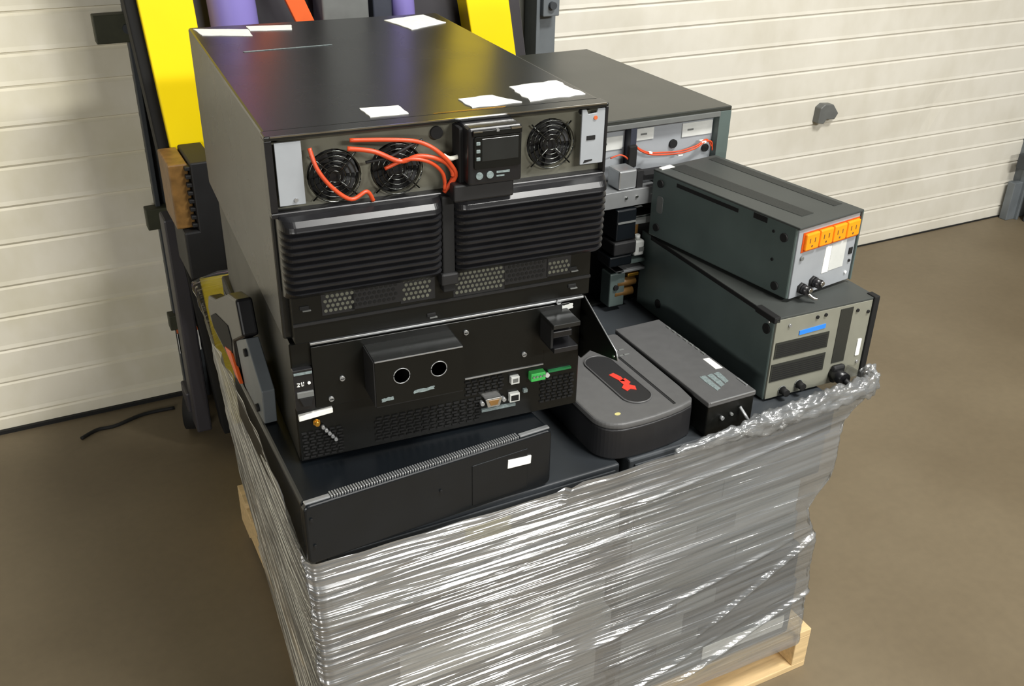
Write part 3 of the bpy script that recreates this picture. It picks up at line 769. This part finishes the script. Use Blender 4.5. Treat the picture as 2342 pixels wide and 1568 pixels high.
for x0, x1, z0, z1, m in ((.237, .285, .385, .412, 'whiteg'), (.362, .444, .378, .410, 'whiteg'), (.135, .205, .372, .402, 'whiteg')):
    b = MB(); b.box(x0, x1, .0175, .0202, z0, z1, M[m]); b.box(x0 + .014, x0 + .03, .0168, .018, (z0 + z1) / 2 - .002, (z0 + z1) / 2 + .002, M['grey']); b.build('label_sticker', F, label='pale grey label in the bay')
b = MB(); b.cyl((.340, .018, .366), .010, .006, M['deep'], n=20); b.cyl((.430, .018, .345), .009, .006, M['deep'], n=20); b.build('cable_hole', F)
for pth in ([(.222, .0, .395), (.235, .0, .372), (.265, -.004, .357), (.300, -.005, .352), (.345, -.006, .350), (.385, -.004, .355), (.415, .0, .366), (.436, .004, .362), (.444, .008, .340)],
            [(.165, .0, .360), (.185, -.004, .366), (.20, -.006, .360), (.215, -.006, .344), (.222, -.002, .33)],
            [(.222, .004, .399), (.232, .002, .377), (.262, -.001, .361), (.300, -.001, .356), (.345, -.003, .354), (.39, -.001, .360), (.42, .003, .370), (.44, .007, .350)]):
    b = MB(); b.tube(smooth_path(pth), .0019, M['wireorange'], 8); b.build('wire', F, label='thin orange wire')
b = MB(); b.box(.405, .417, -.002, .012, .363, .368, M['white']); b.box(.262, .270, -.005, .004, .357, .362, M['white']); b.box(.340, .352, -.006, .004, .343, .346, M['white']); b.build('wire_tag', F)
b = MB(); b.box(.10, .262, -.050, .02, .290, .300, M['zinc'], .001); b.box(.262, .44, -.012, .02, .290, .300, M['zinc'], .001); b.box(.10, .262, -.052, -.048, .262, .300, M['zinc'], .001)
for x in (.178, .205, .245): b.cyl((x, -.053, .283), .003, .004, M['chrome'], n=10)
b.build('shelf', F, label='bright silver shelf')
b = MB(); b.box(.160, .205, -.048, .0, .301, .345, M['zinc'], .004); b.build('transformer', F)
b = MB(); b.box(.206, .222, -.047, -.030, .300, .340, M['blackmatte'], .001); b.box(.233, .30, -.03, .0, .306, .326, M['blackmatte'], .006); b.build('clip', F)
b = MB(); b.box(.19, .262, -.055, -.01, .232, .237, M['chrome'], .001); b.box(.19, .262, -.05, .01, .214, .232, M['grey'], .001); b.build('rail', F, label='bright silver rail below the shelf')
b = MB(); b.box(.155, .205, -.058, .0, .185, .258, M['bluebk'], .003); b.box(.150, .208, -.062, .0, .150, .182, M['blackmatte'], .004); b.box(.145, .204, -.055, .0, .120, .146, M['bluebk'], .004)
b.box(.157, .203, -.060, -.056, .226, .230, M['grey'])
b.build('connector_block', F)
b = MB(); b.cyl((.222, -.02, .194), .013, .045, M['brown'], axis='z', n=20); b.build('capacitor', F, label='amber capacitor')
b = MB(); b.box(.212, .238, -.050, -.02, .135, .172, M['whiteg'], .004); b.cyl((.224, -.04, .178), .006, .012, M['whiteg'], n=12, axis='z'); b.box(.224, .236, -.052, -.049, .146, .156, M['grey']); b.build('white_connector', F, label='white plastic connector')
b = MB(); b.box(.182, .244, -.05, -.0, .098, .104, M['zinc'], .001); b.box(.165, .185, -.055, -.0, .104, .108, M['chrome'], .001); b.box(.205, .243, -.048, .0, .118, .126, M['darkteal']); b.build('bracket', F)
b = MB(); b.box(.203, .232, -.046, -.0, .083, .092, M['brass'], .002); b.cyl((.205, -.03, .065), .011, .05, M['brown'], n=18, axis='x'); b.cyl((.20, -.03, .04), .011, .05, M['brown'], n=18, axis='x'); b.build('coil', F, label='amber coils')
b = MB(); b.box(.16, .20, -.04, .0, .01, .095, M['darkteal'], .003); b.cyl((.175, -.042, .06), .006, .006, M['deep'], n=14); b.build('terminal_box', F)
b = MB(); b.box(.012, .448, .05, .06, .006, .29, M['blackmatte']); b.build('inner_panel', F)

# ================================================================ TWO GREY TOWERS lying on the right
G1 = thing('tower_ups', 'larger grey tower unit with black vents and a blue strip, beneath the orange outlets', 'power unit', (1.193, 1.239, .736), -2)
b = MB(); b.box(0, .247, .004, .480, 0, .180, M['darkteal'], .003, 2); b.box(.001, .247, .0, .48, .176, .1805, M['graytop'], .001); b.build('shell', G1)
b = MB(); b.prism([(.003, .003), (.236, .003), (.236, .176), (.003, .176)], .0, .006, M['panelolive'], bev=.001); b.build('front_panel', G1)
b = MB(); b.box(.236, .250, -.004, .02, .0, .183, M['deep'], .002); b.build('edge_trim', G1)
for x0, x1, z0, z1 in ((.008, .137, .092, .127), (.006, .137, .041, .080), (.157, .188, .050, .170)):
    b = MB(); b.box(x0, x1, -.0012, .002, z0, z1, M['vent'])
    if x1 - x0 > .05:
        for k in range(7): b.box(x0 + .004, x1 - .004, -.002, -.001, z0 + .004 + k * (z1 - z0 - .006) / 7, z0 + .0055 + k * (z1 - z0 - .006) / 7, M['blackmatte'])
    b.build('vent_grille', G1)
b = MB(); b.prism([(.061, .134), (.124, .137), (.124, .146), (.061, .143)], -.0015, .001, M['blue']); b.build('blue_strip', G1, label='bright blue label strip')
b = MB(); b.prism(rrect(.216, .226, .055, .093, .002), -.0015, .001, M['white']); b.build('label_sticker', G1, label='small upright white label')
b = MB(); b.cyl((.169, -.016, .026), .014, .034, M['black'], n=20); b.box(.158, .188, -.012, .0, .008, .046, M['blackmatte'], .005)
b.tube(smooth_path([(.169, -.033, .026), (.178, -.045, .018), (.200, -.040, .012), (.215, -.026, .010)]), .006, M['blackmatte'], 8); b.build('power_plug', G1, label='black plug with short cord')
for x, z in ((.042, .016), (.081, .021)):
    b = MB(); b.cyl((x, -.008, z), .0075, .016, M['deep'], n=16); b.ring((x, -.001, z), .009, .001, M['grey']); b.build('knob', G1)
for x, z in ((.20, .160), (.228, .152), (.10, .165), (.12, .166), (.035, .160), (.225, .040)):
    b = MB(); b.cyl((x, -.001, z), .0035, .003, M['zinc' if x in (.035, .225) else 'deep'], n=12); b.build('screw', G1)
b = MB(); b.box(-.0015, .0, .010, .44, .172, .181, M['deep'], .001); b.box(-.003, .012, .0, .06, .169, .182, M['deep'], .002); b.build('side_seam', G1)
b = MB()
for y, z in ((.389, .036), (.022, .150)): b.cyl((-.001, y, z), .010, .004, M['deep'], axis='x', n=18)
b.build('side_foot', G1)
b = MB(); b.cyl((-.003, .014, .168), .0025, .004, M['chrome'], axis='x', n=10); b.build('screw', G1)

G2 = thing('tower_ups', 'smaller grey tower unit with four orange outlets, highest on the right', 'power unit', (1.254, 1.282, .9215), 8)
b = MB(); b.box(0, .184, .003, .400, .002, .150, M['darkteal'], .003, 2); b.box(.0, .1845, -.004, .4, .1465, .1515, M['graytop'], .0015); b.box(.181, .185, -.004, .4, .002, .150, M['darkteal'], .001); b.build('shell', G2)
b = MB(); b.prism([(.004, .003), (.180, .003), (.180, .145), (.004, .145)], .0, .005, M['panelgray'], bev=.001); b.build('front_panel', G2)
b = MB(); b.box(.016, .180, -.001, .002, .097, .137, M['orangeshade']); b.build('outlet_strip', G2)
for i in range(4):
    x0 = .0215 + i * .0398
    b = MB(); b.box(x0, x0 + .0365, -.007, .001, .101, .1345, M['orange'], .0025)
    b.box(x0 + .008, x0 + .0105, -.0074, -.006, .116, .125, M['brown']); b.box(x0 + .022, x0 + .0245, -.0074, -.006, .116, .125, M['brown']); b.cyl((x0 + .0165, -.0068, .109), .0024, .0012, M['brown'], n=12)
    b.build('outlet', G2, label='orange outlet')
b = MB(); b.prism([(.089, .037), (.108, .037), (.108, .092), (.091, .092)], -.001, .001, M['white']); b.prism([(.109, .038), (.152, .038), (.152, .095), (.109, .093)], -.0008, .001, M['whiteg']); b.build('label_sticker', G2, label='white and silver rating label')
b = MB(); b.box(.164, .175, -.002, .001, .060, .074, M['deep'], .001); b.cyl((.170, -.001, .046), .003, .003, M['deep'], n=10); b.build('switch', G2)
b = MB(); b.cyl((.021, -.002, .085), .004, .004, M['grey'], n=12); b.cyl((.165, -.001, .022), .003, .003, M['white'], n=12); b.build('screw', G2)
for x, z in ((.034, .020), (.067, .026)):
    b = MB(); b.cyl((x, -.010, z), .0095, .020, M['black'], n=18); b.cyl((x, -.003, z), .012, .006, M['blackmatte'], n=6); b.cyl((x + .002, -.022, z + .002), .005, .005, M['chrome'], n=14); b.build('binding_post', G2)
b = MB(); b.tube(smooth_path([(.036, -.018, .014), (.043, -.026, .006), (.050, -.030, .004)]), .004, M['chrome'], 8); b.build('clip', G2, label='bright metal clip hanging below the posts')
# lid vents
b = MB(); b.prism([(.032, .385), (.075, .385), (.083, .036), (.050, .036)], .1512, .1522, M['darkvent'], plane='xy'); b.build('lid_vent', G2, label='dark vent strip in the lid')
b = MB(); b.prism([(.148, .385), (.172, .385), (.172, .040), (.148, .040)], .1512, .1522, M['darkvent'], plane='xy'); b.build('lid_vent', G2, label='dark vent strip in the lid')
b = MB(); b.prism([(.01, .395), (.045, .398), (.045, .382), (.01, .385)], .1512, .1535, M['white'], plane='xy'); b.build('tape_scrap', G2, label='white scrap at the far end of the lid')
b = MB()
for y, z in ((.373, .126), (.375, .026), (.029, .122), (.034, .020)): b.cyl((-.001, y, z), .0085, .006, M['rubber'], axis='x', n=18)
b.build('rubber_foot', G2)
b = MB(); b.prism(rrect(.362, .380, .060, .098, .006), -.0012, .0, M['grey'], plane='yz'); b.build('oval_plate', G2)
b = MB(); b.box(-.0012, .0, .075, .110, .136, .147, M['deep'], 0); b.build('side_slot', G2)
for z in (.07,):
    b = MB(); b.cyl((-.001, .05, z), .003, .003, M['deep'], axis='x', n=10); b.build('screw', G2)
b = MB(); b.box(-.0012, .0, .150, .325, .133, .141, M['deep']); b.build('side_slot', G2)
b = MB(); b.cyl((-.001, .056, .126), .003, .003, M['deep'], axis='x', n=10);
b.build('screw', G2)
b = MB(); b.box(.01, .17, .03, .37, -.0015, .003, M['deep'], 0); b.build('base_plate', G2)

# ================================================================ ROUND-NOSED UNIT with the red emblem (R)
Rn = thing('rounded_ups', 'charcoal round-nosed unit lying flat with a red emblem on top', 'power unit', (0, 0, .736), 0)
def arc(cx, cy, r, a0, a1, n=8):
    return [(cx + r * math.cos(math.radians(a0 + (a1 - a0) * i / n)), cy + r * math.sin(math.radians(a0 + (a1 - a0) * i / n))) for i in range(n + 1)]
ol = [(.797, 1.49), (.797, 1.255)] + arc(.847, 1.242, .050, 180, 262, 10) + [(.87, 1.1905), (.90, 1.191), (.935, 1.194), (.965, 1.199), (.990, 1.206), (.998, 1.215), (1.002, 1.26), (1.005, 1.48), (1.0, 1.49)]
b = MB(); b.prism(ol, 0, .062, M['apcside'], plane='xy', bev=.003); b.build('skirt', Rn)
ol2 = [(x + (.9 - x) * .006, y + (1.33 - y) * .006) for x, y in ol]
b = MB(); b.prism(ol2, .0605, .0745, M['apc'], plane='xy', bev=.005)
b.box(.952, .956, 1.21, 1.48, .0742, .0752, M['apcside']); b.box(.842, .846, 1.38, 1.47, .0742, .0755, M['apcside'])
b.box(.957, .958, 1.21, 1.48, .0742, .0758, M['apc'])
b.build('top_cover', Rn)
b = MB(); b.prism(rrect(.878, .936, 1.238, 1.420, .028, 8), .0742, .0760, M['apcside'], plane='xy', bev=.0006)
b.tube([(x, y, .076) for x, y in rrect(.878, .936, 1.238, 1.420, .028, 8)], .0016, M['apc'], 6, True)
bd = b.build('badge', Rn)
b = MB(); z0, z1 = .0758, .0772
b.prism([(.899, 1.345), (.910, 1.348), (.916, 1.330), (.914, 1.312), (.906, 1.318)], z0, z1, M['red'], plane='xy')
b.prism([(.905, 1.318), (.920, 1.322), (.922, 1.306), (.914, 1.300), (.922, 1.290), (.917, 1.278), (.909, 1.286), (.899, 1.282), (.896, 1.295), (.905, 1.303)], z0, z1, M['red'], plane='xy')
b.build('emblem', bd, label='red emblem')
for i in range(4):
    b = MB(); b.box(.955 + .014 * (i % 2), .967 + .014 * (i % 2), 1.40 + .02 * (i // 2), 1.405 + .02 * (i // 2), .0742, .0758, M['grey'], .001); b.build('button', Rn)
b = MB(); b.cyl((.835, .0, 0), .001, .001, M['apc']); b.bm.clear(); b.prism(circ(.843, 1.225, .006, 12, .004), .0742, .0752, M['yellowish'], plane='xy'); b.build('smudge', Rn, label='yellowish mark near the nose')

# ================================================================ FLAT BOX beside it (S)
S = thing('flat_power_module', 'flat black module with a white tag between the red emblem unit and grey towers', 'power module', (0, 0, .736), 0)
b = MB(); b.box(1.0125, 1.118, 1.186, 1.500, 0, .066, M['blacksteel'], .003); b.build('body', S)
b = MB(); b.box(1.011, 1.119, 1.184, 1.502, .064, .0745, M['apc'], .002); b.box(1.014, 1.116, 1.1828, 1.186, .0722, .0748, M['zinc'], .0008); b.build('lid', S)
b = MB(); b.prism([(1.099, 1.322), (1.113, 1.320), (1.113, 1.278), (1.098, 1.280)], .0742, .0755, M['white'], plane='xy'); b.build('label_sticker', S, label='small white tag on the lid')
for k in range(3):
    b = MB(); b.prism(ragged([(1.052 + k * .016, 1.268), (1.065 + k * .016, 1.268), (1.063 + k * .015, 1.218 + k * .008), (1.052 + k * .015, 1.214 + k * .008)], .0012), .0742, .0752, M['legend'], plane='xy'); b.build('printed_mark', S, label='smeared silver print')
b = MB()
for k in range(7): b.box(1.112, 1.1165, 1.335 + k * .02, 1.347 + k * .02, .0742, .0762, M['grey'], .0008)  # highlight dashes along the right edge, drawn as raised pale bars
b.build('edge_glint', S)
b = MB(); b.box(1.112, 1.1165, 1.205, 1.235, .0742, .0762, M['zinc'], .0008)
b.build('edge_glint', S)
b = MB(); b.cyl((1.045, 1.183, .035), .004, .006, M['zinc'], n=10); b.cyl((1.066, 1.183, .038), .003, .006, M['grey'], n=10)
b.tube(smooth_path([(1.085, 1.184, .048), (1.09, 1.170, .034), (1.098, 1.168, .020)]), .003, M['zinc'], 6); b.build('front_terminal', S)

# ================================================================ SMALL GREY TOOL LEFT OF THE STACK
T = thing('power_adapter', 'small grey unit with black arched cover and orange inlay, at left of the stack', 'power unit', (.262, 1.40, .8485), 0)
b = MB(); b.prism([(.0, .0), (.135, .0), (.165, .078), (.072, .125), (-.008, .066)], .002, .024, M['trackgrey'], plane='yz', bev=.002); b.build('body', T)
b = MB(); b.prism([(.165, .0), (.36, .0), (.392, .012), (.408, .035), (.385, .068), (.312, .092), (.168, .166), (.098, .186), (.075, .126), (.168, .072)], -.002, .026, M['black'], plane='yz', bev=.005); b.build('arched_cover', T)
b = MB(); b.prism([(.20, .012), (.36, .012), (.375, .03), (.32, .06), (.20, .09), (.18, .07)], -.0035, -.0015, M['deep'], plane='yz', bev=.0005); b.build('inner_recess', T)
b = MB(); b.prism([(.250, .024), (.195, .042), (.138, .004), (.175, .004)], -.0055, .001, M['orangep'], plane='yz', bev=.0008); b.build('side_panel', T, label='orange inlay')
for y, z in ((.075, .098), (.03, .016)):
    b = MB(); b.cyl((.0, y, z), .007, .006, M['deep'], axis='x', n=14); b.build('screw', T)

# ================================================================ CAMERA
cam = bpy.data.cameras.new('camera'); co = bpy.data.objects.new('camera', cam); C.objects.link(co)
R = [[0.8926958357124273, -0.45040442524931806, 0.015165705309100271], [-0.20297024855348675, -0.43187475060871844, -0.8787987699062814], [0.4023645400676193, 0.7814218153484638, -0.47695148956019046]]
mw = Matrix(((R[0][0], -R[1][0], -R[2][0], 0), (R[0][1], -R[1][1], -R[2][1], 0), (R[0][2], -R[1][2], -R[2][2], 1.75), (0, 0, 0, 1)))
co.matrix_world = mw
cam.sensor_fit = 'HORIZONTAL'; cam.sensor_width = 36; cam.lens = 2258.4 / 2342 * 36
cam.clip_start = .02
scene.camera = co

# ================================================================ LIGHT
def area(name, loc, target, sx, sy, power, col=(1, .95, .86)):
    l = bpy.data.lights.new(name, 'AREA'); l.shape = 'RECTANGLE'; l.size = sx; l.size_y = sy; l.energy = power; l.color = col
    o = bpy.data.objects.new(name, l); C.objects.link(o); o.location = loc
    o.rotation_euler = (Vector(target) - Vector(loc)).to_track_quat('-Z', 'Y').to_euler()
    return o
area('ceiling_or_fill_lamp', (2.0, -.3, 4.6), (1.2, 1.5, .5), 1.6, .35, 215, (1, .985, .945))
area('ceiling_or_fill_lamp', (2.2, -3.6, 3.5), (1.0, 1.5, .5), 1.8, .22, 220, (1, .985, .945))
area('ceiling_or_fill_lamp', (4.8, -1.6, 4.6), (3.6, 2.0, .0), 1.6, .4, 52, (1, .985, .945))
area('ceiling_or_fill_lamp', (-3.4, -3.0, 2.2), (-1.0, 3.02, 1.0), 1.6, .4, 135, (1, .985, .945))  # added low fill, washes extra light onto the left door
w = bpy.data.worlds.new('world'); scene.world = w; w.use_nodes = True
w.node_tree.nodes['Background'].inputs['Color'].default_value = (.80, .80, .74, 1)
w.node_tree.nodes['Background'].inputs['Strength'].default_value = .07
scene.view_settings.view_transform = 'Standard'; scene.view_settings.look = 'None'
scene.view_settings.exposure = 0; scene.view_settings.gamma = 1
scene.view_settings.use_curve_mapping = False
